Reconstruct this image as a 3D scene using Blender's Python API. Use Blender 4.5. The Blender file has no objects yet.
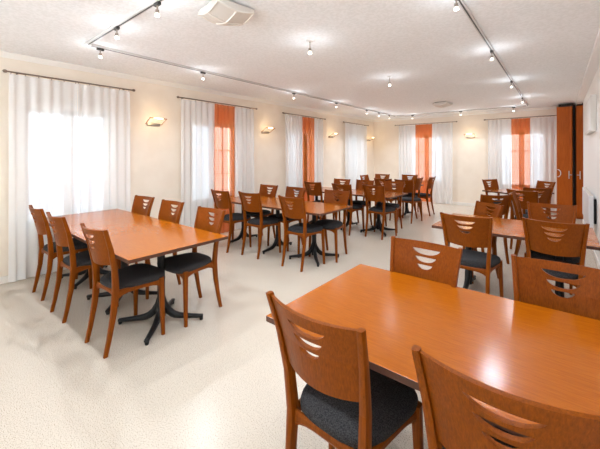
import bpy, bmesh, math, random
from mathutils import Vector, Matrix
random.seed(7)
PI = math.pi
C = bpy.context.scene.collection

# ------------------------------------------------------------------ materials
def new_mat(name):
    m = bpy.data.materials.new(name); m.use_nodes = True
    nt = m.node_tree; b = nt.nodes['Principled BSDF']
    return m, nt, b
def S(c):  # sRGB 0-255 -> linear
    def f(v):
        v /= 255.0
        return v/12.92 if v <= .04045 else ((v+.055)/1.055)**2.4
    return (f(c[0]), f(c[1]), f(c[2]), 1)
def plain(name, col, rough=.5, metal=0, spec=.5):
    m, nt, b = new_mat(name)
    b.inputs['Base Color'].default_value = S(col); b.inputs['Roughness'].default_value = rough
    b.inputs['Metallic'].default_value = metal; b.inputs['Specular IOR Level'].default_value = spec
    return m
def speckle(name, c1, c2, scale, rough, bump=0.0, bscale=None, spec=.5, lo=.4, hi=.6):
    m, nt, b = new_mat(name)
    tc = nt.nodes.new('ShaderNodeTexCoord')
    n = nt.nodes.new('ShaderNodeTexNoise'); n.inputs['Scale'].default_value = scale; n.inputs['Detail'].default_value = 3
    nt.links.new(tc.outputs['Object'], n.inputs['Vector'])
    r = nt.nodes.new('ShaderNodeValToRGB')
    r.color_ramp.elements[0].position = lo; r.color_ramp.elements[0].color = S(c1)
    r.color_ramp.elements[1].position = hi; r.color_ramp.elements[1].color = S(c2)
    nt.links.new(n.outputs['Fac'], r.inputs['Fac']); nt.links.new(r.outputs['Color'], b.inputs['Base Color'])
    b.inputs['Roughness'].default_value = rough; b.inputs['Specular IOR Level'].default_value = spec
    if bump:
        n2 = nt.nodes.new('ShaderNodeTexNoise'); n2.inputs['Scale'].default_value = bscale or scale; n2.inputs['Detail'].default_value = 4
        nt.links.new(tc.outputs['Object'], n2.inputs['Vector'])
        bp = nt.nodes.new('ShaderNodeBump'); bp.inputs['Strength'].default_value = bump; bp.inputs['Distance'].default_value = .01
        nt.links.new(n2.outputs['Fac'], bp.inputs['Height']); nt.links.new(bp.outputs['Normal'], b.inputs['Normal'])
    return m
def wood(name, dark, mid, light, stretch, rough, coat=0.0, scale=1.0, spec=.5):
    m, nt, b = new_mat(name)
    tc = nt.nodes.new('ShaderNodeTexCoord'); mp = nt.nodes.new('ShaderNodeMapping')
    mp.inputs['Scale'].default_value = stretch
    nt.links.new(tc.outputs['Object'], mp.inputs['Vector'])
    n = nt.nodes.new('ShaderNodeTexNoise'); n.inputs['Scale'].default_value = 6*scale; n.inputs['Detail'].default_value = 6
    n.inputs['Roughness'].default_value = .6; n.inputs['Distortion'].default_value = .6
    nt.links.new(mp.outputs['Vector'], n.inputs['Vector'])
    r = nt.nodes.new('ShaderNodeValToRGB'); e = r.color_ramp.elements
    e[0].position = .25; e[0].color = S(dark); e[1].position = .75; e[1].color = S(light)
    x = e.new(.5); x.color = S(mid)
    nt.links.new(n.outputs['Fac'], r.inputs['Fac']); nt.links.new(r.outputs['Color'], b.inputs['Base Color'])
    b.inputs['Roughness'].default_value = rough; b.inputs['Coat Weight'].default_value = coat; b.inputs['Coat Roughness'].default_value = .2; b.inputs['Coat IOR'].default_value = 1.65
    b.inputs['Specular IOR Level'].default_value = spec
    return m
def emit(name, col, strength):
    m, nt, b = new_mat(name)
    b.inputs['Base Color'].default_value = S(col); b.inputs['Emission Color'].default_value = S(col)
    b.inputs['Emission Strength'].default_value = strength
    return m
def cloth(name, col, tcol, transp, transl):
    m = bpy.data.materials.new(name); m.use_nodes = True; nt = m.node_tree; nt.nodes.clear()
    out = nt.nodes.new('ShaderNodeOutputMaterial')
    t = nt.nodes.new('ShaderNodeBsdfTransparent'); t.inputs['Color'].default_value = S(tcol)
    tl = nt.nodes.new('ShaderNodeBsdfTranslucent'); tl.inputs['Color'].default_value = S(col)
    d = nt.nodes.new('ShaderNodeBsdfDiffuse'); d.inputs['Color'].default_value = S(col)
    m1 = nt.nodes.new('ShaderNodeMixShader'); m1.inputs[0].default_value = transl
    m2 = nt.nodes.new('ShaderNodeMixShader'); m2.inputs[0].default_value = transp
    nt.links.new(d.outputs[0], m1.inputs[1]); nt.links.new(tl.outputs[0], m1.inputs[2])
    nt.links.new(m1.outputs[0], m2.inputs[1]); nt.links.new(t.outputs[0], m2.inputs[2])
    nt.links.new(m2.outputs[0], out.inputs['Surface'])
    return m
M = {}
M['chair'] = wood('chair_wood', (102,48,4), (127,62,7), (145,74,12), (34,34,1.3), .36, 0, 1.0, .12)
M['table'] = wood('table_wood', (146,72,4), (163,85,6), (177,97,10), (1.1,16,16), .19, 0, 1.8, .42)
M['edge'] = plain('table_edge', (84,46,26), .45)
M['black'] = plain('black_metal', (17,16,16), .45, .0, .35)
M['fabric'] = speckle('seat_fabric', (32,31,32), (70,68,69), 260, .9, .35, 300, .2)
M['floor'] = None
M['wall'] = speckle('wall_paint', (236,222,205), (240,227,211), 3, .85, .04, 60, .2)
M['ceil'] = speckle('ceiling_plaster', (235,235,234), (243,243,243), 40, .9, .12, 45, .2)
M['white'] = plain('white_paint', (245,243,240), .5)
M['trim'] = plain('white_trim', (238,232,224), .6)
M['handle'] = plain('satin_handle', (226,222,216), .35, .3)
M['steel'] = plain('brushed_steel', (170,160,150), .3, 1)
M['track'] = plain('track_metal', (206,202,198), .4, 0)
M['slot'] = plain('track_slot', (60,58,56), .5)
M['rod'] = plain('rod_metal', (136,118,104), .4, .6)
M['copper'] = plain('lamp_copper', (196,128,76), .35, .8)
M['bulb'] = emit('halogen_glow', (255,246,232), 2.6)
M['tube'] = emit('halogen_tube', (255,236,200), 2.6)
M['sheer'] = cloth('white_sheer', (242,240,238), (250,252,255), .28, .13)
M['orange'] = cloth('orange_sheer', (232,134,62), (255,200,178), .60, .3)
M['door'] = wood('partition_wood', (168,79,14), (184,91,19), (196,101,26), (10,10,.7), .45, 0, 1, .2)
M['dark'] = plain('dark_gap', (32,26,24), .7)
M['vent'] = plain('vent_plastic', (226,218,208), .45)
M['grille'] = plain('vent_grille', (214,206,196), .6)
M['radiator'] = plain('radiator_enamel', (238,238,240), .35)
M['box_shade'] = plain('wall_box_shaded', (230,226,220), .5)  # box sides: shade is put into the colour, duller than the white front
# floor: pale speckled sheet flooring with faint seams
m, nt, b = new_mat('speckled_floor')
tc = nt.nodes.new('ShaderNodeTexCoord')
n = nt.nodes.new('ShaderNodeTexNoise'); n.inputs['Scale'].default_value = 190; n.inputs['Detail'].default_value = 3
nt.links.new(tc.outputs['Object'], n.inputs['Vector'])
r = nt.nodes.new('ShaderNodeValToRGB'); e = r.color_ramp.elements
e[0].position = .37; e[0].color = S((156,142,126)); e[1].position = .47; e[1].color = S((206,193,177))
nt.links.new(n.outputs['Fac'], r.inputs['Fac'])
br = nt.nodes.new('ShaderNodeTexBrick'); br.offset = 0; br.inputs['Scale'].default_value = 1
br.inputs['Brick Width'].default_value = .61; br.inputs['Row Height'].default_value = .61; br.inputs['Mortar Size'].default_value = .0022
br.inputs['Color1'].default_value = (1,1,1,1); br.inputs['Color2'].default_value = (.995,.995,.995,1); br.inputs['Mortar'].default_value = (.94,.935,.93,1)
nt.links.new(tc.outputs['Object'], br.inputs['Vector'])
mx = nt.nodes.new('ShaderNodeMix'); mx.data_type = 'RGBA'; mx.blend_type = 'MULTIPLY'; mx.inputs[0].default_value = 1
nt.links.new(r.outputs['Color'], mx.inputs[6]); nt.links.new(br.outputs['Color'], mx.inputs[7])
nt.links.new(mx.outputs[2], b.inputs['Base Color'])
b.inputs['Roughness'].default_value = .27; b.inputs['Specular IOR Level'].default_value = .5
M['floor'] = m
# window glass
m = bpy.data.materials.new('clear_glass'); m.use_nodes = True; nt = m.node_tree; nt.nodes.clear()
out = nt.nodes.new('ShaderNodeOutputMaterial'); t = nt.nodes.new('ShaderNodeBsdfTransparent'); g = nt.nodes.new('ShaderNodeBsdfGlossy')
g.inputs['Roughness'].default_value = .02; fr = nt.nodes.new('ShaderNodeFresnel'); fr.inputs['IOR'].default_value = 1.3
mm = nt.nodes.new('ShaderNodeMixShader'); nt.links.new(fr.outputs[0], mm.inputs[0]); nt.links.new(t.outputs[0], mm.inputs[1]); nt.links.new(g.outputs[0], mm.inputs[2])
nt.links.new(mm.outputs[0], out.inputs['Surface']); M['glass'] = m

# ------------------------------------------------------------------ mesh helpers
def link(name, bm, mats, parent=None, smooth=False):
    bmesh.ops.recalc_face_normals(bm, faces=bm.faces)
    me = bpy.data.meshes.new(name); bm.to_mesh(me); bm.free()
    for mt in (mats if isinstance(mats, (list, tuple)) else [mats]): me.materials.append(mt)
    o = bpy.data.objects.new(name, me); C.objects.link(o)
    if smooth:
        for p in me.polygons: p.use_smooth = True
    if parent: o.parent = parent
    return o
def box(bm, x0, x1, y0, y1, z0, z1, mi=0, bev=0, mat4=None):
    r = bmesh.ops.create_cube(bm, size=1)
    vs = r['verts']
    for v in vs:
        v.co = Vector(((x0+x1)/2 + v.co.x*(x1-x0), (y0+y1)/2 + v.co.y*(y1-y0), (z0+z1)/2 + v.co.z*(z1-z0)))
    fs = list({f for v in vs for f in v.link_faces})
    for f in fs: f.material_index = mi
    if bev:
        es = list({ed for v in vs for ed in v.link_edges})
        q = bmesh.ops.bevel(bm, geom=es, offset=bev, segments=2, affect='EDGES', profile=.5)
        vs = list({v for f in q['faces'] for v in f.verts} | {v for v in vs if v.is_valid})
    if mat4 is not None: bmesh.ops.transform(bm, matrix=mat4, verts=[v for v in vs if v.is_valid])
def ring(c, ax, bx, n, sq):
    out = []
    for i in range(n):
        t = 2*PI*(i+.5)/n; ct, st = math.cos(t), math.sin(t)
        k = (abs(ct)**sq + abs(st)**sq)**(-1/sq)
        out.append(c + ax*(ct*k) + bx*(st*k))
    return out
def sweep(bm, secs, n=8, sq=2, mi=0, cap=True):
    """secs: list of (centre, ax vector, bx vector)"""
    rings = [[bm.verts.new(p) for p in ring(Vector(c), Vector(a), Vector(b_), n, sq)] for c, a, b_ in secs]
    for r0, r1 in zip(rings, rings[1:]):
        for i in range(n):
            f = bm.faces.new((r0[i], r0[(i+1) % n], r1[(i+1) % n], r1[i])); f.material_index = mi
    if cap:
        for q in (rings[0], rings[-1]):
            f = bm.faces.new(q); f.material_index = mi
def tube(bm, pts, r, n=8, mi=0):
    pts = [Vector(p) for p in pts]; secs = []
    rr = r if isinstance(r, (list, tuple)) else [r]*len(pts)
    for i, p in enumerate(pts):
        d = (pts[min(i+1, len(pts)-1)] - pts[max(i-1, 0)]).normalized()
        a = d.orthogonal().normalized() if abs(d.z) > .95 or True else d
        up = Vector((0,0,1)) if abs(d.z) < .9 else Vector((1,0,0))
        a = d.cross(up).normalized(); b_ = a.cross(d).normalized()
        secs.append((p, a*rr[i], b_*rr[i]))
    sweep(bm, secs, n, 2, mi)
def lathe(bm, prof, n=16, c=(0,0,0), mi=0):
    c = Vector(c)
    sweep(bm, [(c+Vector((0,0,z)), Vector((max(r_,1e-4),0,0)), Vector((0,max(r_,1e-4),0))) for r_, z in prof], n, 2, mi)
def tag(o, label, cat, group=None):
    o['label'] = label; o['category'] = cat
    if group: o['group'] = group
    return o
def thing(name, label, cat, loc=(0,0,0), rz=0, group=None):
    o = bpy.data.objects.new(name, None); C.objects.link(o); o.empty_display_size = .1
    o.location = loc; o.rotation_euler = (0,0,rz)
    return tag(o, label, cat, group)
def struct(name, bm, mats, parent=None, smooth=False):
    o = link(name, bm, mats, parent, smooth)
    if not parent: o['kind'] = 'structure'
    return o
def dup(root, loc, rz, label=None):
    r = root.copy(); C.objects.link(r); r.location = loc; r.rotation_euler = (0,0,rz)
    if label: r['label'] = label
    for ch in list(root.children):
        c = ch.copy(); C.objects.link(c); c.parent = r
        for g_ in list(ch.children):
            d = g_.copy(); C.objects.link(d); d.parent = c
    return r

# ------------------------------------------------------------------ room shell
XL, XR, YB, YF, ZC = -4.98, .40, 10.22, -3.4, 2.66
YN = 9.15          # the right wall ends here, wooden doors beyond
TH = .28
SILL, HEAD = .60, 2.07
winL = [(.92,1.86), (3.17,4.17), (5.72,6.72), (8.44,9.3)]
winB = [(-3.75,-2.75), (-1.28,-.28)]
bm = bmesh.new(); box(bm, XL-TH, 1.2, YF-.1, YB+TH, -.1, 0); struct('floor', bm, M['floor'])
bm = bmesh.new(); box(bm, XL-TH, 1.2, YF-.1, YB+TH, ZC, ZC+.1); struct('ceiling', bm, M['ceil'])
def wall_with_holes(holes, a0, a1, mk):
    bm = bmesh.new(); c = a0
    for h0, h1 in holes:
        mk(bm, c, h0, 0, ZC); mk(bm, h0, h1, 0, SILL); mk(bm, h0, h1, HEAD, ZC); c = h1
    mk(bm, c, a1, 0, ZC)
    bmesh.ops.remove_doubles(bm, verts=bm.verts, dist=1e-5)
    return bm
struct('wall_left', wall_with_holes(winL, YF, YB+TH, lambda b_, p, q, z0, z1: box(b_, XL-TH, XL, p, q, z0, z1)), M['wall'])
struct('wall_back', wall_with_holes(winB, XL, 1.2, lambda b_, p, q, z0, z1: box(b_, p, q, YB, YB+TH, z0, z1)), M['wall'])
bm = bmesh.new(); box(bm, XR, XR+.12, YF, YN, 0, ZC); struct('wall_right', bm, M['white'])
bm = bmesh.new(); box(bm, XR+.12, 1.2, YN-.1, YN, 0, ZC); struct('wall_return', bm, M['white'])
fill_holes = [(-3.6,-2.2), (-1.6,-.1)]  # openings added in the unseen front wall to let fill daylight in
S0, H0 = SILL, HEAD; SILL, HEAD = .3, 2.2
struct('wall_front', wall_with_holes(fill_holes, XL, XR+.12, lambda b_, p, q, z0, z1: box(b_, p, q, YF-TH, YF, z0, z1)), M['wall'])
SILL, HEAD = S0, H0
bm = bmesh.new(); box(bm, 1.1, 1.2, YN, YB, 0, ZC); struct('wall_niche', bm, M['white'])
# crown mouldings
def crown(name, p0, p1, inward):
    d = (Vector(p1)-Vector(p0)); inw = Vector(inward)
    bm = bmesh.new(); prof = [(0,0), (0,-.055), (.012,-.06), (.03,-.04), (.055,-.014), (.06,0)]
    r0 = [bm.verts.new(Vector(p0)+inw*u+Vector((0,0,v))) for u, v in prof]
    r1 = [bm.verts.new(Vector(p1)+inw*u+Vector((0,0,v))) for u, v in prof]
    k = len(prof)
    for i in range(k): bm.faces.new((r0[i], r0[(i+1) % k], r1[(i+1) % k], r1[i]))
    bm.faces.new(r0); bm.faces.new(r1)
    struct(name, bm, M['trim'])
crown('trim_1', (XL,YF,ZC), (XL,YB,ZC), (1,0,0))
crown('trim_2', (XL,YB,ZC), (-.05,YB,ZC), (0,-1,0))
bm = bmesh.new(); box(bm, XL, XL+.014, YF, YB, 0, .08, 0, .003); struct('baseboard_left', bm, M['trim'])
bm = bmesh.new(); box(bm, XL+.014, -.06, YB-.014, YB, 0, .08, 0, .003); struct('baseboard_back', bm, M['trim'])
bm = bmesh.new(); box(bm, XR-.014, XR, YF, YN, 0, .08, 0, .003); struct('baseboard_right', bm, M['trim'])
# white rail of the folding partition running along the ceiling by the right wall
bm = bmesh.new(); box(bm, .295, XR, YF, 9.62, ZC-.055, ZC, 0, .004); struct('trim_3', bm, M['white'])

# windows: casements with muntins, glass set back, outside louvre lines
def window(idx, a0, a1, axis):
    w = bpy.data.objects.new('window_%d' % idx, None); C.objects.link(w); w['kind'] = 'structure'; w.empty_display_size = .1
    def bx(bm, p, q, d0, d1, z0, z1, bev=0):
        if axis == 'x': box(bm, XL-d1, XL-d0, p, q, z0, z1, 0, bev)
        else: box(bm, p, q, YB+d0, YB+d1, z0, z1, 0, bev)
    mid = (a0+a1)/2
    bm = bmesh.new()
    for p, q in ((a0, a0+.05), (a1-.05, a1), (mid-.06, mid+.06)): bx(bm, p, q, .13, .2, SILL, HEAD)
    bx(bm, a0, a1, .13, .2, SILL, SILL+.06); bx(bm, a0, a1, .13, .2, HEAD-.06, HEAD)
    link('window_frame', bm, M['white'], w)
    for s0, s1 in ((a0+.05, mid-.06), (mid+.06, a1-.05)):
        bm = bmesh.new(); bx(bm, s0, s1, .164, .168, SILL+.06, HEAD-.06); link('pane', bm, M['glass'], w)
        bm = bmesh.new(); c = (s0+s1)/2; bx(bm, c-.011, c+.011, .15, .18, SILL+.06, HEAD-.06)
        for k in (1, 2):
            z = SILL+.06+(HEAD-SILL-.12)*k/3; bx(bm, s0, s1, .152, .178, z-.011, z+.011)
        link('muntin', bm, M['white'], w)
    bm = bmesh.new(); bx(bm, a0-.03, a1+.03, -.03, .13, SILL-.03, SILL, .004); link('window_sill', bm, M['white'], w)
    bm = bmesh.new(); z = SILL+.03
    while z < HEAD-.02:
        bx(bm, a0+.03, a1-.03, .235, .25, z, z+.016); z += .047
    link('outer_louvre', bm, M['white'], w)
for i, (p, q) in enumerate(winL): window(i+1, p, q, 'x')
for i, (p, q) in enumerate(winB): window(i+5, p, q, 'y')

# ------------------------------------------------------------------ curtains
RODZ = 2.432
def curtain(p, q, axis, mat, name, label, group, seed):
    rnd = random.Random(seed)
    w = q-p; nc = max(24, int(w*110)); zs = [RODZ-.022, 2.30, 1.9, 1.3, .7, .25, .02]
    folds = max(3, round(w*8.6)); ph = [rnd.uniform(-1.1,1.1) for _ in range(folds+2)]; am = [rnd.uniform(.45,1.35) for _ in range(folds+2)]
    bm = bmesh.new(); rows = []
    for k, z in enumerate(zs):
        t = k/(len(zs)-1); row = []
        for i in range(nc+1):
            u = i/nc; f = u*folds; j = int(f); lf = f-j
            A = (.006+.013*min(1, t*2.5))*((1-lf)*am[j]+lf*am[j+1])
            a = p+w*u + .012*t*math.sin(2*PI*f+1.5*((1-lf)*ph[j]+lf*ph[j+1]))
            dpt = A*math.sin(2*PI*f + (1-lf)*ph[j]+lf*ph[j+1]) + .006*t*math.sin(9*u+seed)
            co = (XL+.09+dpt, a, z) if axis == 'x' else (a, YB-.09+dpt, z)
            row.append(bm.verts.new(co))
        rows.append(row)
    for r0, r1 in zip(rows, rows[1:]):
        for i in range(nc): bm.faces.new((r0[i], r0[i+1], r1[i+1], r1[i]))
    c = ((XL+.09, (p+q)/2, 0) if axis == 'x' else ((p+q)/2, YB-.09, 0))
    bmesh.ops.translate(bm, verts=bm.verts, vec=-Vector(c))
    t = thing(name, label, 'curtain', c, 0, group)
    link('panel', bm, mat, t, True)
    h = None
    for k in range(max(3, round(w/.14))+1):
        n_ = max(3, round(w/.14)); a = -w/2+.015+(w-.03)*k/n_
        if h is None:
            bm = bmesh.new(); tube(bm, [(0,0,RODZ-.03), (0,0,RODZ-.012)], .004, 6); h = link('curtain_hook', bm, M['rod'], t)
        else:
            h = h.copy(); C.objects.link(h)
        h.location = (0,a,0) if axis == 'x' else (a,0,0)
def rod(p, q, axis, label):
    c = ((XL+.09, (p+q)/2, RODZ) if axis == 'x' else ((p+q)/2, YB-.09, RODZ)); L = (q-p)/2
    t = thing('curtain_rod', label, 'curtain rod', c, PI/2 if axis == 'x' else 0, 'curtain rods')
    # local x runs along the rod; local y points to the wall
    sgn = 1
    bm = bmesh.new(); tube(bm, [(-L,0,0), (L,0,0)], .0095, 10); link('rod', bm, M['rod'], t)
    for s in (-1, 1):
        bm = bmesh.new()
        sweep(bm, [((s*(L+d),0,0), (0,r_,0), (0,0,r_)) for d, r_ in ((-.005,.010), (.004,.017), (.018,.019), (.030,.016), (.038,.006))], 10)
        link('finial', bm, M['rod'], t, True)
        bm = bmesh.new(); tube(bm, [(s*(L-.1),0,0), (s*(L-.1),.09,0)], .007, 8); link('bracket', bm, M['rod'], t)
LB = 'white sheer curtain'
WG, OG = 'white sheer curtains', 'orange sheer curtains'
W_ = [(.735,2.12,'nearest left-wall window'), (2.86,4.59,'second left-wall window'), (5.45,7.1,'third left-wall window'), (8.08,9.6,'left-wall window nearest the far corner')]
for p, q, nm in W_: rod(p, q, 'x', 'thin metal curtain rod above the '+nm)
rod(-4.16, -2.34, 'y', 'thin metal curtain rod above the left window of the far wall')
rod(-1.59, .02, 'y', 'thin metal curtain rod above far-wall window beside wooden cabinet')
S_ = 'sheer_curtain'
curtain(.755, 1.42, 'x', M['sheer'], S_, 'white sheer curtain at extreme left of photo, left half of nearest window', WG, 1)
curtain(1.42, 2.08, 'x', M['sheer'], S_, 'white sheer curtain, right half of nearest left-wall window', WG, 2)
curtain(2.9, 3.57, 'x', M['sheer'], S_, 'white sheer curtain left of the nearest orange panel', WG, 3)
curtain(3.57, 4.04, 'x', M['orange'], S_, 'orange sheer panel at second left-wall window, nearest orange one', OG, 4)
curtain(4.04, 4.52, 'x', M['sheer'], S_, 'white sheer curtain right of the nearest orange panel', WG, 5)
curtain(5.5, 6.14, 'x', M['sheer'], S_, 'white sheer curtain left of orange panel at third left-wall window', WG, 6)
curtain(6.14, 6.63, 'x', M['orange'], S_, 'narrow orange sheer panel at third left-wall window', OG, 7)
curtain(6.63, 7.02, 'x', M['sheer'], S_, 'white sheer curtain right of orange panel at third left-wall window', WG, 8)
curtain(8.15, 8.83, 'x', M['sheer'], S_, 'white sheer curtain, left half of window without orange near the corner', WG, 9)
curtain(8.83, 9.5, 'x', M['sheer'], S_, 'white sheer curtain, right half of window without orange near the corner', WG, 10)
curtain(-4.06, -3.52, 'y', M['sheer'], S_, 'white sheer curtain beside room corner, left of far-wall orange panel', WG, 11)
curtain(-3.52, -3.01, 'y', M['orange'], S_, 'orange sheer panel at left window of the far wall', OG, 12)
curtain(-3.01, -2.43, 'y', M['sheer'], S_, 'white sheer curtain right of orange panel at left far-wall window', WG, 13)
curtain(-1.52, -.99, 'y', M['sheer'], S_, 'white sheer curtain left of far-wall orange panel by wooden cabinet', WG, 14)
curtain(-.99, -.58, 'y', M['orange'], S_, 'orange sheer panel at far-wall window beside wooden cabinet', OG, 15)
curtain(-.58, -.02, 'y', M['sheer'], S_, 'white sheer curtain touching the wooden cabinet at right', WG, 16)

# ------------------------------------------------------------------ chair
def lerp(a, b, t): return a+(b-a)*t
POST = [(0,-.264,.162), (.12,-.238,.161), (.29,-.208,.161), (.46,-.193,.163), (.62,-.204,.173), (.78,-.236,.187), (.936,-.282,.203)]
def post_at(z):
    for (z0,y0,x0), (z1,y1,x1) in zip(POST, POST[1:]):
        if z <= z1+1e-9:
            t = (z-z0)/(z1-z0); return lerp(y0,y1,t), lerp(x0,x1,t)
    return POST[-1][1], POST[-1][2]
def make_chair():
    t = thing('dining_chair', '', 'chair')
    # backrest with three smile-shaped slots
    bm = bmesh.new(); TK = .014
    zb, zt = .660, .931
    slots = [(.886,.083,.006,.034), (.839,.065,.005,.031), (.795,.047,.005,.027)]   # z of the tips, half width, sag of upper edge, sag of lower edge
    xs = set()
    N = 22
    for i in range(N+1): xs.add(round(-1+2*i/N, 5))
    for _, hw, _, _ in slots:
        for q in (1, .93, .8): xs.add(round(hw*q/.19, 5)); xs.add(round(-hw*q/.19, 5))
    xs = sorted(xs)
    def col(u):
        zz = [zb - .010*(1-u*u)]
        for zc, hw, s1, s2 in reversed(slots):
            v = u*.19/hw
            if abs(v) >= .9999: zz += [zc, zc]
            else:
                k = (1-abs(v)**2.4)
                kk = k**.75
                zz += [zc - s2*kk, zc - s1*k + .004*k]
        zz.append(zt - .004*(1-u*u))
        return zz
    fr_, bk = [], []
    for u in xs:
        cf, cb = [], []
        for z in col(u):
            yp, xp = post_at(z)
            y = yp+.004 - .047*(1-u*u); x = u*(xp-.004)
            nx = -.094*u/.19; nn = Vector((-nx*1.0, 1, .2)).normalized()
            cf.append(bm.verts.new(Vector((x, y, z)) + nn*TK/2)); cb.append(bm.verts.new(Vector((x, y, z)) - nn*TK/2))
        fr_.append(cf); bk.append(cb)
    K = 8
    for i in range(len(xs)-1):
        for k in (0, 2, 4, 6):
            bm.faces.new((fr_[i][k], fr_[i+1][k], fr_[i+1][k+1], fr_[i][k+1]))
            bm.faces.new((bk[i][k], bk[i][k+1], bk[i+1][k+1], bk[i+1][k]))
        for k in range(K):
            bm.faces.new((fr_[i][k], bk[i][k], bk[i+1][k], fr_[i+1][k]))
    for i in (0, len(xs)-1):
        for k in (0, 2, 4, 6): bm.faces.new((fr_[i][k], fr_[i][k+1], bk[i][k+1], bk[i][k]))
    bmesh.ops.remove_doubles(bm, verts=bm.verts, dist=1e-6)
    bmesh.ops.dissolve_degenerate(bm, edges=bm.edges, dist=1e-6)
    # drop zero-height rim faces left where a slot ends
    seen = {}
    for f in list(bm.faces):
        key = tuple(sorted(v.index for v in f.verts))
    bm.verts.index_update(); kill = []
    for f in bm.faces:
        key = tuple(sorted(v.index for v in f.verts))
        if key in seen: kill += [f, seen[key]]
        else: seen[key] = f
    bmesh.ops.delete(bm, geom=list(set(kill)), context='FACES_ONLY')
    link('backrest', bm, M['chair'], t)
    for s in (-1, 1):
        bm = bmesh.new(); secs = []
        for k, (z, y, x) in enumerate(POST):
            wx = [.0130,.0142,.0158,.0168,.0152,.0126,.0108][k]; wy = [.0145,.0170,.0210,.0240,.0215,.0175,.0145][k]
            secs.append(((s*x, y, z), (wx,0,0), (0,wy,0)))
        sweep(bm, secs, 12, 5); link('back_leg', bm, M['chair'], t, False)
        bm = bmesh.new()
        sweep(bm, [((s*lerp(.222,.205,z/.46), lerp(.150,.143,z/.46), z), (w,0,0), (0,w,0)) for z, w in ((0,.0130), (.15,.0152), (.34,.0182), (.467,.0200))], 12, 5)
        link('front_leg', bm, M['chair'], t, False)
    # seat frame: four rails with arched undersides
    bm = bmesh.new()
    def rail(p0, p1, n=10):
        p0, p1 = Vector(p0), Vector(p1); d = (p1-p0).normalized(); nrm = Vector((-d.y, d.x, 0))
        secs = []
        for i in range(n+1):
            u = i/n; e = abs(2*u-1)**4; lo = lerp(.424,.392,e); c = p0.lerp(p1, u); c.z = (lo+.460)/2
            secs.append((c, nrm*.010, Vector((0,0,(.460-lo)/2))))
        sweep(bm, secs, 8, 8)
    rail((-.155,-.192,0), (.155,-.192,0)); rail((-.192,.150,0), (.192,.150,0))
    for s in (-1, 1): rail((s*.163,-.18,0), (s*.204,.14,0))
    link('seat_frame', bm, M['chair'], t)
    # padded seat
    bm = bmesh.new()
    def outline(ins):
        pts = []; n = 44
        for i in range(n):
            a = 2*PI*i/n; ct, st = math.cos(a), math.sin(a); q = 4.2
            k = (abs(ct)**q+abs(st)**q)**(-1/q); u, v = ct*k, st*k
            y = .004 + v*(.204-ins)
            hw = lerp(.168, .232, (v+1)/2) - ins
            if v > 0: y += .014*(1-u*u)
            pts.append((u*hw, y))
        return pts
    layers = [(.434,.012), (.440,.002), (.455,0), (.472,.003), (.483,.014), (.490,.034), (.495,.07), (.4985,.12), (.4995,.17)]
    rings = [[bm.verts.new((x, y, z)) for x, y in outline(i)] for z, i in layers]
    for r0, r1 in zip(rings, rings[1:]):
        k = len(r0)
        for i in range(k): bm.faces.new((r0[i], r0[(i+1) % k], r1[(i+1) % k], r1[i]))
    bm.faces.new(rings[0]); bm.faces.new(rings[-1])
    bmesh.ops.translate(bm, verts=bm.verts, vec=(0,0,.015))
    link('seat_cushion', bm, M['fabric'], t, True)
    return t
chair0 = make_chair()
used = [False]
def chair(x, y, rz, label, group=None, sz=1.0):
    global chair0
    if not used[0]:
        used[0] = True; c = chair0; c.location = (x,y,0); c.rotation_euler = (0,0,rz); c['label'] = label
    else: c = dup(chair0, (x,y,0), rz, label)
    c['group'] = group or 'wooden dining chairs'
    if sz != 1: c.scale = (1,1,sz)
    return c
R = math.radians
def near(x, y, label, d=0): chair(x, y, R(d), label)             # faces the far wall, back to the camera
def far(x, y, label, d=0, sz=1): chair(x, y, PI+R(d), label, None, sz)
# front-left table row
near(-2.745, 1.173, 'wooden chair with back to camera at the right end of front-left table, nearest its corner', 3)
near(-3.562, 1.14, 'middle wooden chair of the three lining the camera side of front-left table', 2)
near(-4.245, 1.14, 'wooden chair at far left of photo, closest to the curtains on front-left table', 1)
far(-2.716, 1.662, 'wooden chair tucked across front-left table at its right corner, front legs showing', 1)
far(-3.51, 1.7, 'middle wooden chair across the front-left table, only backrest visible', 3)
far(-4.2, 1.7, 'wooden chair across front-left table, leftmost of the far side, beside window curtain', 5)
# second row
near(-2.69, 3.41, 'wooden chair with back to camera at right end of second left table row', 0)
near(-3.485, 3.4, 'middle wooden chair on the camera side of second left table row', 2)
near(-4.056, 3.326, 'wooden chair in front of nearest orange curtain at second left table row', 0)
far(-2.6, 3.85, 'wooden chair tucked across the second left table row at its right corner', 4)
far(-3.44, 3.845, 'middle wooden chair across the second left table row', -3)
far(-4.06, 3.85, 'wooden chair across second left table row, nearest the left wall', 0)
# third row
near(-2.53, 5.47, 'wooden chair with back to camera at right end of third left table row', -4)
near(-3.13, 5.37, 'middle wooden chair on the camera side of third left table row', -2)
near(-3.84, 5.43, 'wooden chair on camera side of third left table row, nearest left wall', -2)
far(-2.6, 5.97, 'wooden chair across third left table row at its right corner', 1)
far(-3.24, 5.91, 'middle wooden chair across the third left table row', -4)
far(-3.79, 5.89, 'wooden chair across third left table row, nearest the left wall', -2)
# fourth row
near(-2.6, 7.08, 'wooden chair on the camera side of rearmost left table, right one', -4)
near(-3.11, 7.1, 'wooden chair on the camera side of rearmost left table, left one', 0)
far(-3.12, 8.26, 'wooden chair across the rearmost left table, before far orange curtain', 0)
far(-3.83, 8.1, 'wooden chair across the rearmost left table, nearest the room corner', 0)
chair(-2.665, 8.06, PI/2, 'side-on wooden chair at end of rearmost left table, closer to the far wall')
chair(-2.81, 7.58, PI/2, 'side-on wooden chair at end of rearmost left table, farther from far wall')
chair(-3.76, 7.70, -PI/2, 'wooden chair at left-wall end of the rearmost left table, mostly hidden')
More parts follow.
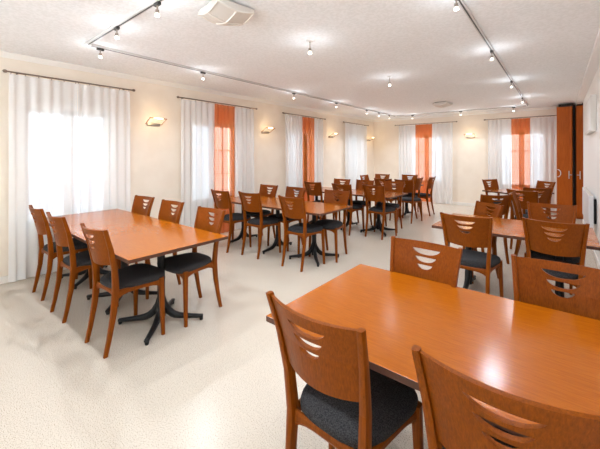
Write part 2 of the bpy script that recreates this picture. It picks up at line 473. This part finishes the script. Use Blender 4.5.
# right: middle table
near(-.645, 3.41, 'left wooden chair with back to camera at the middle right table', -1)
near(-0.033, 3.575, 'right wooden chair with back to camera at the middle right table', 0)
far(-.85, 4.33, 'low-backed wooden chair turned at the left rear corner of middle right table', -40, .93)
far(-.06, 4.13, 'wooden chair across middle right table, right one', 2)
# right: loose chairs and the square table at the back
near(-.83, 5.2, 'wooden chair standing between middle right table and far square table, left one', 40)
chair(-.22, 5.32, -PI/2, 'wooden chair seen edge-on behind the middle right table')
near(-.345, 6.12, 'wooden chair with back to camera before far square table, white showing through slots', -20)
chair(-.40, 6.68, R(28), 'wooden chair angled at far square table, half hidden by chair before it')
chair(-.93, 7.83, R(-120), 'wooden chair left of the far square table, angled inward')
chair(-.41, 7.87, R(132), 'wooden chair right of the far square table, before curtain beside cabinet')
# foreground table
near(-0.66, 1.164, 'large foreground wooden chair at left, whole back and black seat visible', -2.6)
near(-0.115, 1.176, 'foreground wooden chair cut by bottom edge of photo, right one', 2)
far(-0.65, 1.72, 'wooden chair across foreground table, left one with slots fully visible', -2)
far(0.013, 1.753, 'wooden chair across foreground table, right one cut by photo edge', 0)

# ------------------------------------------------------------------ tables
def make_arm(dx, dy, LA):
    bm = bmesh.new(); d = Vector((dx,dy,0)).normalized(); w = Vector((-d.y,d.x,0)); secs = []
    for i in range(11):
        u = i/10; r_ = .012+(LA-.004)*u
        zc = .034+.022*(1-u)+.150*(1-u)**7; hh = .014+.014*(1-u)+.05*(1-u)**6; ww = lerp(.027,.018,u)
        secs.append((d*r_+Vector((0,0,zc)), w*ww, Vector((0,0,hh))))
    sweep(bm, secs, 10, 3)
    return bm
def make_table(label, lx, ly, cols, loc, rz=0, group=None, name='dining_table'):
    t = thing(name, label, 'table', loc, rz, group)
    bm = bmesh.new(); box(bm, -lx/2, lx/2, -ly/2, ly/2, .704, .731, 1, .002)
    for f in bm.faces:
        if f.normal.z > .9 or f.calc_center_median().z > .7305: f.material_index = 0
    bm.normal_update()
    for f in bm.faces: f.material_index = 0 if f.normal.z > .5 else 1
    link('tabletop', bm, [M['table'], M['edge']], t)
    for cx_ in cols:      # a tuple marks a four-armed star base, a number a two-armed base
        cx = cx_[0] if isinstance(cx_, tuple) else cx_
        bm = bmesh.new(); lathe(bm, [(.036,.05), (.036,.17), (.032,.24), (.031,.69), (.031,.695)], 18, (cx,0,0))
        link('column', bm, M['black'], t, False)
        bm = bmesh.new(); box(bm, cx-.12, cx+.12, -.12, .12, .695, .704); link('support_plate', bm, M['black'], t)
        star = isinstance(cx_, tuple)
        dirs = [(sx*.7071, sy*.7071) for sx in (-1,1) for sy in (-1,1)] if star else [(0,-1), (0,1)]
        LA = .35 if star else .315
        for dx, dy in dirs:
            bm = make_arm(dx, dy, LA); bmesh.ops.translate(bm, verts=bm.verts, vec=(cx,0,0))
            a = link('base_arm', bm, M['black'], t, True)
            q = LA-.006
            bm = bmesh.new(); lathe(bm, [(.013,0), (.016,.008), (.016,.022), (.010,.034)], 12, (cx+dx*q, dy*q, 0))
            link('glide', bm, M['black'], a)
    return t
TG = 'pedestal tables pushed together in rows'
def row(y, ly, *tabs):
    for x0, x1, cols, lb in tabs:
        xc = (x0+x1)/2; make_table(lb, x1-x0-.002, ly, [(c[0]-xc,) if isinstance(c, tuple) else c-xc for c in cols], (xc,y,0), 0, TG)
row(1.425, .87, (-3.19,-2.352,[(-2.735,)], 'square wooden table forming the right end of front-left row, star base in view'),
    (-4.0,-3.19,[(-3.49,)], 'square wooden table in the middle of front-left row'),
    (-4.78,-4.0,[(-4.39,)], 'square wooden table of front-left row reaching the curtains'))
row(3.67, .80, (-3.15,-2.32,[(-2.715,)], 'square wooden table forming the right end of second left row, star base'),
    (-4.47,-3.15,[-3.42,-4.23], 'long wooden table of second left row nearest left wall'))
row(5.69, .84, (-3.10,-2.27,[(-2.68,)], 'square wooden table forming the right end of third left row, star base'),
    (-4.40,-3.10,[-3.32,-4.14], 'long wooden table of third left row nearest left wall'))
row(7.68, .86, (-3.84,-2.62,[-2.88,-3.58], 'rearmost wooden table on the left, before the far orange curtain'))
make_table('wooden table with two black pedestals at middle right, chairs on both long sides', 1.30, .88, [-.39,.39], (-.39,3.91,0), 0)
make_table('large glossy wooden table in the foreground at bottom right', 1.30, .90, [-.39,.39], (-.40,1.495,0), 0)
make_table('far square table by the window next to the wooden cabinet', .86, .86, [(0,)], (-.66,7.72,0), R(-30))

# ------------------------------------------------------------------ ceiling track and lamps
TX0, TX1, TY0, TY1 = -3.87, -.585, 1.215, 9.42
t = thing('lighting_track', 'silver rectangular lighting track running around the ceiling', 'lighting track', (TX0,TY0,ZC))
def rail_(p0, p1):
    p0, p1 = Vector(p0)-Vector((TX0,TY0,0)), Vector(p1)-Vector((TX0,TY0,0)); d = (p1-p0).normalized(); n_ = Vector((-d.y,d.x,0))
    bm = bmesh.new()
    sweep(bm, [(p0+Vector((0,0,-.013)), n_*.017, Vector((0,0,.013))), (p1+Vector((0,0,-.013)), n_*.017, Vector((0,0,.013)))], 4, 20)
    r_ = link('rail', bm, M['track'], t)
    bm = bmesh.new()
    sweep(bm, [(p0+Vector((0,0,-.0265)), n_*.006, Vector((0,0,.001))), (p1+Vector((0,0,-.0265)), n_*.006, Vector((0,0,.001)))], 4, 20)
    link('slot_strip', bm, M['slot'], r_)
rail_((TX0,TY0+.03,0), (TX0,TY1-.03,0)); rail_((TX1,TY0+.03,0), (TX1,TY1-.03,0)); rail_((TX0+.03,TY0,0), (TX1-.03,TY0,0)); rail_((TX0+.03,TY1,0), (TX1-.03,TY1,0))
for cx in (TX0,TX1):
    for cy in (TY0,TY1):
        bm = bmesh.new(); box(bm, cx-TX0-.032, cx-TX0+.032, cy-TY0-.032, cy-TY0+.032, -.030, 0, 0, .003); link('corner_connector', bm, M['white'], t)

SKY, FILL_LOW, FILL_FRONT = 1.15, 8.5, 7.0  # sky strength, then two fill strengths added to brighten the ceiling
LAMP_W, FREE_W, SCONCE_W, LEAK_W = 25.0, 25.0, 1.1, .8
def point(loc, w, col, parent, rad=.03, spot_=True):
    l = bpy.data.lights.new('lamp_light', 'SPOT' if spot_ else 'POINT'); l.energy = w
    if spot_: l.spot_size = R(150); l.spot_blend = .9
    l.use_shadow = True; l.color = col; l.shadow_soft_size = rad
    o = bpy.data.objects.new('lamp_light', l); C.objects.link(o); o.location = loc; o.parent = parent
    return o
def make_spot():
    t = thing('track_spotlight', '', 'spotlight', (0,0,0), 0, 'small halogen spotlights on the ceiling track')
    bm = bmesh.new(); box(bm, -.035, .035, -.014, .014, -.050, -.0275, 0, .003); link('adapter', bm, M['slot'], t)
    bm = bmesh.new(); tube(bm, [(0,0,-.05), (0,0,-.085)], .006, 8); link('stem', bm, M['steel'], t)
    bm = bmesh.new(); lathe(bm, [(.006,-.078), (.014,-.082), (.014,-.104), (.010,-.108)], 12); link('socket', bm, M['steel'], t)
    bm = bmesh.new(); lathe(bm, [(.008,-.104), (.012,-.110), (.017,-.121), (.0175,-.127), (.013,-.131), (.004,-.132)], 16); link('bulb', bm, M['bulb'], t, True)
    point((0,0,-.16), LAMP_W, (.90,1.0,1.10), t); point((0,0,-.18), LEAK_W, (.90,1.0,1.10), t, .03, False)
    return t
spot0 = make_spot(); first = [True]
def spot(x, y, rz, label):
    if first[0]:
        first[0] = False; spot0.location = (x,y,ZC); spot0.rotation_euler = (0,0,rz); spot0['label'] = label
    else: dup(spot0, (x,y,ZC), rz, label)
V = PI/2
spot(TX0, 1.34, V, 'small spotlight at the front-left corner of the ceiling track')
spot(-3.12, TY0, 0, 'small spotlight on front track section, next to its left corner')
spot(-2.38, TY0, 0, 'small spotlight on front track section cut by the top photo edge')
spot(-1.5, TY0, 0, 'small spotlight on front track section, above the camera view, left one')
spot(-.95, TY0, 0, 'small spotlight on front track section, above the camera view, right one')
spot(TX0, 2.63, V, 'second spotlight along the left track from the front corner')
spot(TX0, 4.6, V, 'third spotlight along the left track from the front corner')
spot(TX0, 6.07, V, 'fourth spotlight along the left track from the front corner')
spot(TX0, 7.53, V, 'fifth spotlight along the left track, before the far corner pair')
spot(TX0, 8.25, V, 'sixth spotlight along the left track, near the far corner')
spot(TX0, 8.95, V, 'last spotlight on the left track, right at the far corner')
spot(-3.36, TY1, 0, 'left spotlight on the far track section, near the room corner')
spot(-2.06, TY1, 0, 'middle spotlight on the far track section, above the far wall lamp')
spot(-.87, TY1, 0, 'right spotlight on the far track section, above far orange curtain')
spot(TX1, 8.0, V, 'rearmost spotlight on the right track section')
spot(TX1, 6.05, V, 'third spotlight on right track section counting from the front')
spot(TX1, 4.15, V, 'second spotlight on right track section counting from the front')
spot(TX1, 2.55, V, 'nearest spotlight on the right track section, at top photo edge')
def pendant(x, y, label):
    t = thing('ceiling_spotlight', label, 'spotlight', (x,y,ZC), 0, 'single spotlights in the middle of the ceiling')
    bm = bmesh.new(); lathe(bm, [(.040,0), (.040,-.006), (.030,-.014), (.008,-.018)], 20); link('ceiling_rose', bm, M['white'], t)
    bm = bmesh.new(); tube(bm, [(0,0,-.014), (0,0,-.085)], .005, 8); link('stem', bm, M['steel'], t)
    bm = bmesh.new(); lathe(bm, [(.008,-.080), (.016,-.085), (.017,-.112), (.012,-.118)], 14); link('socket', bm, M['steel'], t)
    bm = bmesh.new(); lathe(bm, [(.010,-.112), (.014,-.118), (.020,-.132), (.021,-.140), (.015,-.145), (.004,-.147)], 16); link('bulb', bm, M['bulb'], t, True)
    point((0,0,-.17), FREE_W, (.90,1.0,1.10), t).data.spot_size = R(105); point((0,0,-.19), LEAK_W, (.90,1.0,1.10), t, .03, False)
pendant(-2.005, 2.645, 'single spotlight hanging from mid ceiling, nearer of the two')
pendant(-2.003, 4.645, 'single spotlight hanging from mid ceiling, farther of the two')

# ------------------------------------------------------------------ wall lamps
def sconce(loc, rz, label):
    t = thing('wall_lamp', label, 'wall lamp', loc, rz, 'halogen wall lamps')      # local -y points into the room
    bm = bmesh.new(); box(bm, -.105, .105, -.028, 0, -.022, .022, 0, .006); link('wall_plate', bm, M['steel'], t)
    for s in (-1, 1):
        bm = bmesh.new(); tube(bm, [(s*.105,-.014,.004), (s*.128,-.02,.004), (s*.132,-.17,.082)], .0045, 8); a = link('arm', bm, M['copper'], t)
        bm = bmesh.new(); tube(bm, [(s*.138,-.17,.084), (s*.075,-.17,.084)], .008, 10); link('end_cap', bm, M['copper'], a)
    bm = bmesh.new(); tube(bm, [(-.075,-.17,.084), (.075,-.17,.084)], .0065, 10); link('halogen_tube', bm, M['tube'], t)
    point((0,-.20,.07), SCONCE_W, (1.0,.72,.36), t, .04, False)
sconce((XL,2.47,1.955), PI/2, 'halogen wall lamp between the nearest and second left windows')
sconce((XL,4.94,1.965), PI/2, 'halogen wall lamp between the second and third left windows')
sconce((XL,7.52,1.975), PI/2, 'halogen wall lamp between third and fourth left windows')
sconce((XL,9.80,1.955), PI/2, 'halogen wall lamp on left wall right in the room corner')
sconce((-1.98,YB,1.965), 0, 'halogen wall lamp on the far wall between its two windows')

# ------------------------------------------------------------------ ceiling vents
def vent(x, y, rz, label):
    t = thing('ceiling_vent', label, 'vent', (x,y,ZC), rz, 'white ceiling vents')
    n = 20; h = .070; L = .160
    def zz(u, v):
        f = lambda q: 1-abs(q)**1.5
        return -.042 - h*(.55*f(u)+.45*f(v))
    bm = bmesh.new(); g_ = [[bm.verts.new((L*(-1+2*i/n), L*(-1+2*j/n), zz(-1+2*i/n, -1+2*j/n))) for j in range(n+1)] for i in range(n+1)]
    for i in range(n):
        for j in range(n):
            f = bm.faces.new((g_[i][j], g_[i+1][j], g_[i+1][j+1], g_[i][j+1]))
    rim = [g_[i][0] for i in range(n)] + [g_[n][j] for j in range(n)] + [g_[n-i][n] for i in range(n)] + [g_[0][n-j] for j in range(n)]
    top = [bm.verts.new((v.co.x, v.co.y, -.012)) for v in rim]; k = len(rim)
    for i in range(k): bm.faces.new((rim[i], rim[(i+1) % k], top[(i+1) % k], top[i]))
    bm.faces.new(top)
    link('grille', bm, M['grille'], t, False)
    bm = bmesh.new()
    for s in (-1, 1):
        tube(bm, [(L*(-1+2*i/n), s*L, zz(-1+2*i/n, s)) for i in range(n+1)], .008, 8)
        tube(bm, [(s*L, L*(-1+2*i/n), zz(s, -1+2*i/n)) for i in range(n+1)], .008, 8)
    tube(bm, [(L*(-1+2*i/n), 0, zz(-1+2*i/n, 0)) for i in range(n+1)], .008, 8)
    tube(bm, [(0, L*(-1+2*i/n), zz(0, -1+2*i/n)) for i in range(n+1)], .008, 8)
    link('frame', bm, M['vent'], t, True)
    bm = bmesh.new(); box(bm, -.13, .13, -.13, .13, -.014, 0); link('mount', bm, M['slot'], t)
vent(-2.1, 1.645, R(-8), 'large white ceiling vent at the top photo edge')
vent(-2.06, 7.72, R(-8), 'white ceiling vent in the far part of the ceiling')

# ------------------------------------------------------------------ wooden cabinet, folding partition, radiator, wall box
def cabinet(x0, x1, y0, label, handles):
    t = thing('wooden_cabinet', label, 'cabinet', ((x0+x1)/2, (y0+YB)/2, 0), 0, 'tall wooden cabinets at far right')
    ox, oy = (x0+x1)/2, (y0+YB)/2
    bm = bmesh.new(); box(bm, x0-ox, x1-ox, y0+.022-oy, YB-.02-oy, 0, 2.575, 0, .003); link('carcass', bm, M['door'], t)
    bm = bmesh.new(); box(bm, x0-ox+.03, x1-ox-.01, y0+.06-oy, YB-.05-oy, 2.575, 2.64); link('gap_shade', bm, M['dark'], t)  # dark block stands for the shade in the gap over the cabinet
    bm = bmesh.new(); box(bm, x0-ox+.002, x1-ox-.002, y0-oy, y0+.022-oy, .04, 2.57, 0, .003); d = link('door', bm, M['door'], t)
    for kind, hx, hz in handles:
        bm = bmesh.new(); q = hx-ox; y = y0-oy
        if kind == 'ring':
            tube(bm, [(q+.055*math.sin(a), y-.030*math.sin(a)-.004, hz+.085*math.cos(a)) for a in [PI*i/12 for i in range(13)]], .009, 8)
        else:
            tube(bm, [(q,y-.035,hz-.09), (q,y-.035,hz+.09)], .009, 8)
            tube(bm, [(q,y,hz), (q,y-.035,hz)], .008, 8); tube(bm, [(q,y-.035,hz), (q+kind*.055,y-.035,hz)], .008, 8)
        link('handle', bm, M['handle'], d)
CY = 9.62
cabinet(-.045, .236, CY, 'tall wooden cabinet beside far-right curtain, with a ring handle', [('ring', -.028, 1.03), (1, .175, 1.0)])
cabinet(.300, .72, CY, 'tall wooden cabinet half hidden behind the white right wall', [(-1, .366, 1.0)])
t = thing('folding_partition', 'black edge of folded partition between the two wooden cabinets', 'partition', (.268, CY+.1, 0))
bm = bmesh.new()
for k in range(2):
    x = -.0105+.021*k; sweep(bm, [((x,-.06+.03*(k % 2),0.0), (.009,0,0), (0,.05,0)), ((x,-.06+.03*(k % 2),2.60), (.009,0,0), (0,.05,0))], 8, 6)
link('leaf', bm, M['dark'], t)
t = thing('radiator', 'white flat radiator low on the right wall', 'radiator', (XR,6.66,0))
bm = bmesh.new(); box(bm, -.088, -.036, -.76, .76, .44, .90, 0, .006); link('panel', bm, M['radiator'], t)
bm = bmesh.new()
for k in range(37): box(bm, -.082, -.040, -.74+.04*k, -.74+.04*k+.022, .90, .904)
link('top_grille', bm, M['grille'], t)
for y in (-.6,.6):
    bm = bmesh.new(); box(bm, -.036, -.001, y-.03, y+.03, .50, .84); link('wall_bracket', bm, M['slot'], t)
bm = bmesh.new(); tube(bm, [(-.06,.68,.44), (-.06,.68,0)], .009, 8); link('pipe', bm, M['radiator'], t)
t = thing('wall_box', 'white flat box mounted high on the right wall above radiator', 'wall box', (XR,6.62,1.79))
bm = bmesh.new(); box(bm, -.062, 0, -.65, .65, 0, .50, 0, .006); link('housing', bm, M['box_shade'], t)
bm = bmesh.new(); box(bm, -.066, -.062, -.62, .62, .03, .47, 0, .002); link('front_cover', bm, M['white'], t)

# ------------------------------------------------------------------ daylight, camera, view
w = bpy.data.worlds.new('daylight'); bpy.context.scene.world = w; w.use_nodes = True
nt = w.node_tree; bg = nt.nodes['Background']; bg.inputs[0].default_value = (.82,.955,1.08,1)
# hazy sky above, added fill below the horizon, extra from the unseen -y side
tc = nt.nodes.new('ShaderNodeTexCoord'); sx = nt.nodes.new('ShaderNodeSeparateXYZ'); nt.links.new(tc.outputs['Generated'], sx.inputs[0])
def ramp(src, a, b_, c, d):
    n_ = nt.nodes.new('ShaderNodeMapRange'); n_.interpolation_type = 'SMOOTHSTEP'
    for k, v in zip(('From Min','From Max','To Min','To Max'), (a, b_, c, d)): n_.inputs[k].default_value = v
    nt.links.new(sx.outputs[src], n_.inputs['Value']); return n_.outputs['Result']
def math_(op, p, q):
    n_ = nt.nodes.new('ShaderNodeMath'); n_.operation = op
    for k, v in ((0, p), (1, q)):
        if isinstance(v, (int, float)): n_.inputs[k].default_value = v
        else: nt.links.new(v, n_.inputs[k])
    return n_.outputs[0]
base = ramp('Z', -.75, -.2, FILL_LOW, SKY)
front_fill = math_('MULTIPLY', ramp('Y', -.4, -.05, 1, 0), ramp('Z', -.14, .0, FILL_FRONT, 0))
nt.links.new(math_('ADD', base, front_fill), bg.inputs[1])

cam = bpy.data.cameras.new('camera'); co = bpy.data.objects.new('camera', cam); C.objects.link(co)
f_px = 320.2
cam.sensor_fit = 'HORIZONTAL'; cam.sensor_width = 36; cam.lens = f_px/600*36
cam.shift_y = (155.04-224.5)/600
cam.clip_start = .05
co.location = (0,0,1.469)
co.rotation_mode = 'XYZ'
co.rotation_euler = (PI/2, 0, .6805)
co.rotation_euler = (Matrix.Rotation(.6805, 3, 'Z') @ Matrix.Rotation(PI/2, 3, 'X') @ Matrix.Rotation(-.0025, 3, 'Z')).to_euler()
sc = bpy.context.scene; sc.camera = co
sc.view_settings.view_transform = 'Standard'; sc.view_settings.look = 'None'; sc.view_settings.gamma = 1; sc.view_settings.exposure = .86
sc.view_settings.use_curve_mapping = False
sc.cycles.use_denoising = True; sc.cycles.max_bounces = 10; sc.cycles.diffuse_bounces = 6; sc.cycles.transparent_max_bounces = 16
sc.cycles.sample_clamp_indirect = 8; sc.cycles.caustics_reflective = False; sc.cycles.caustics_refractive = False
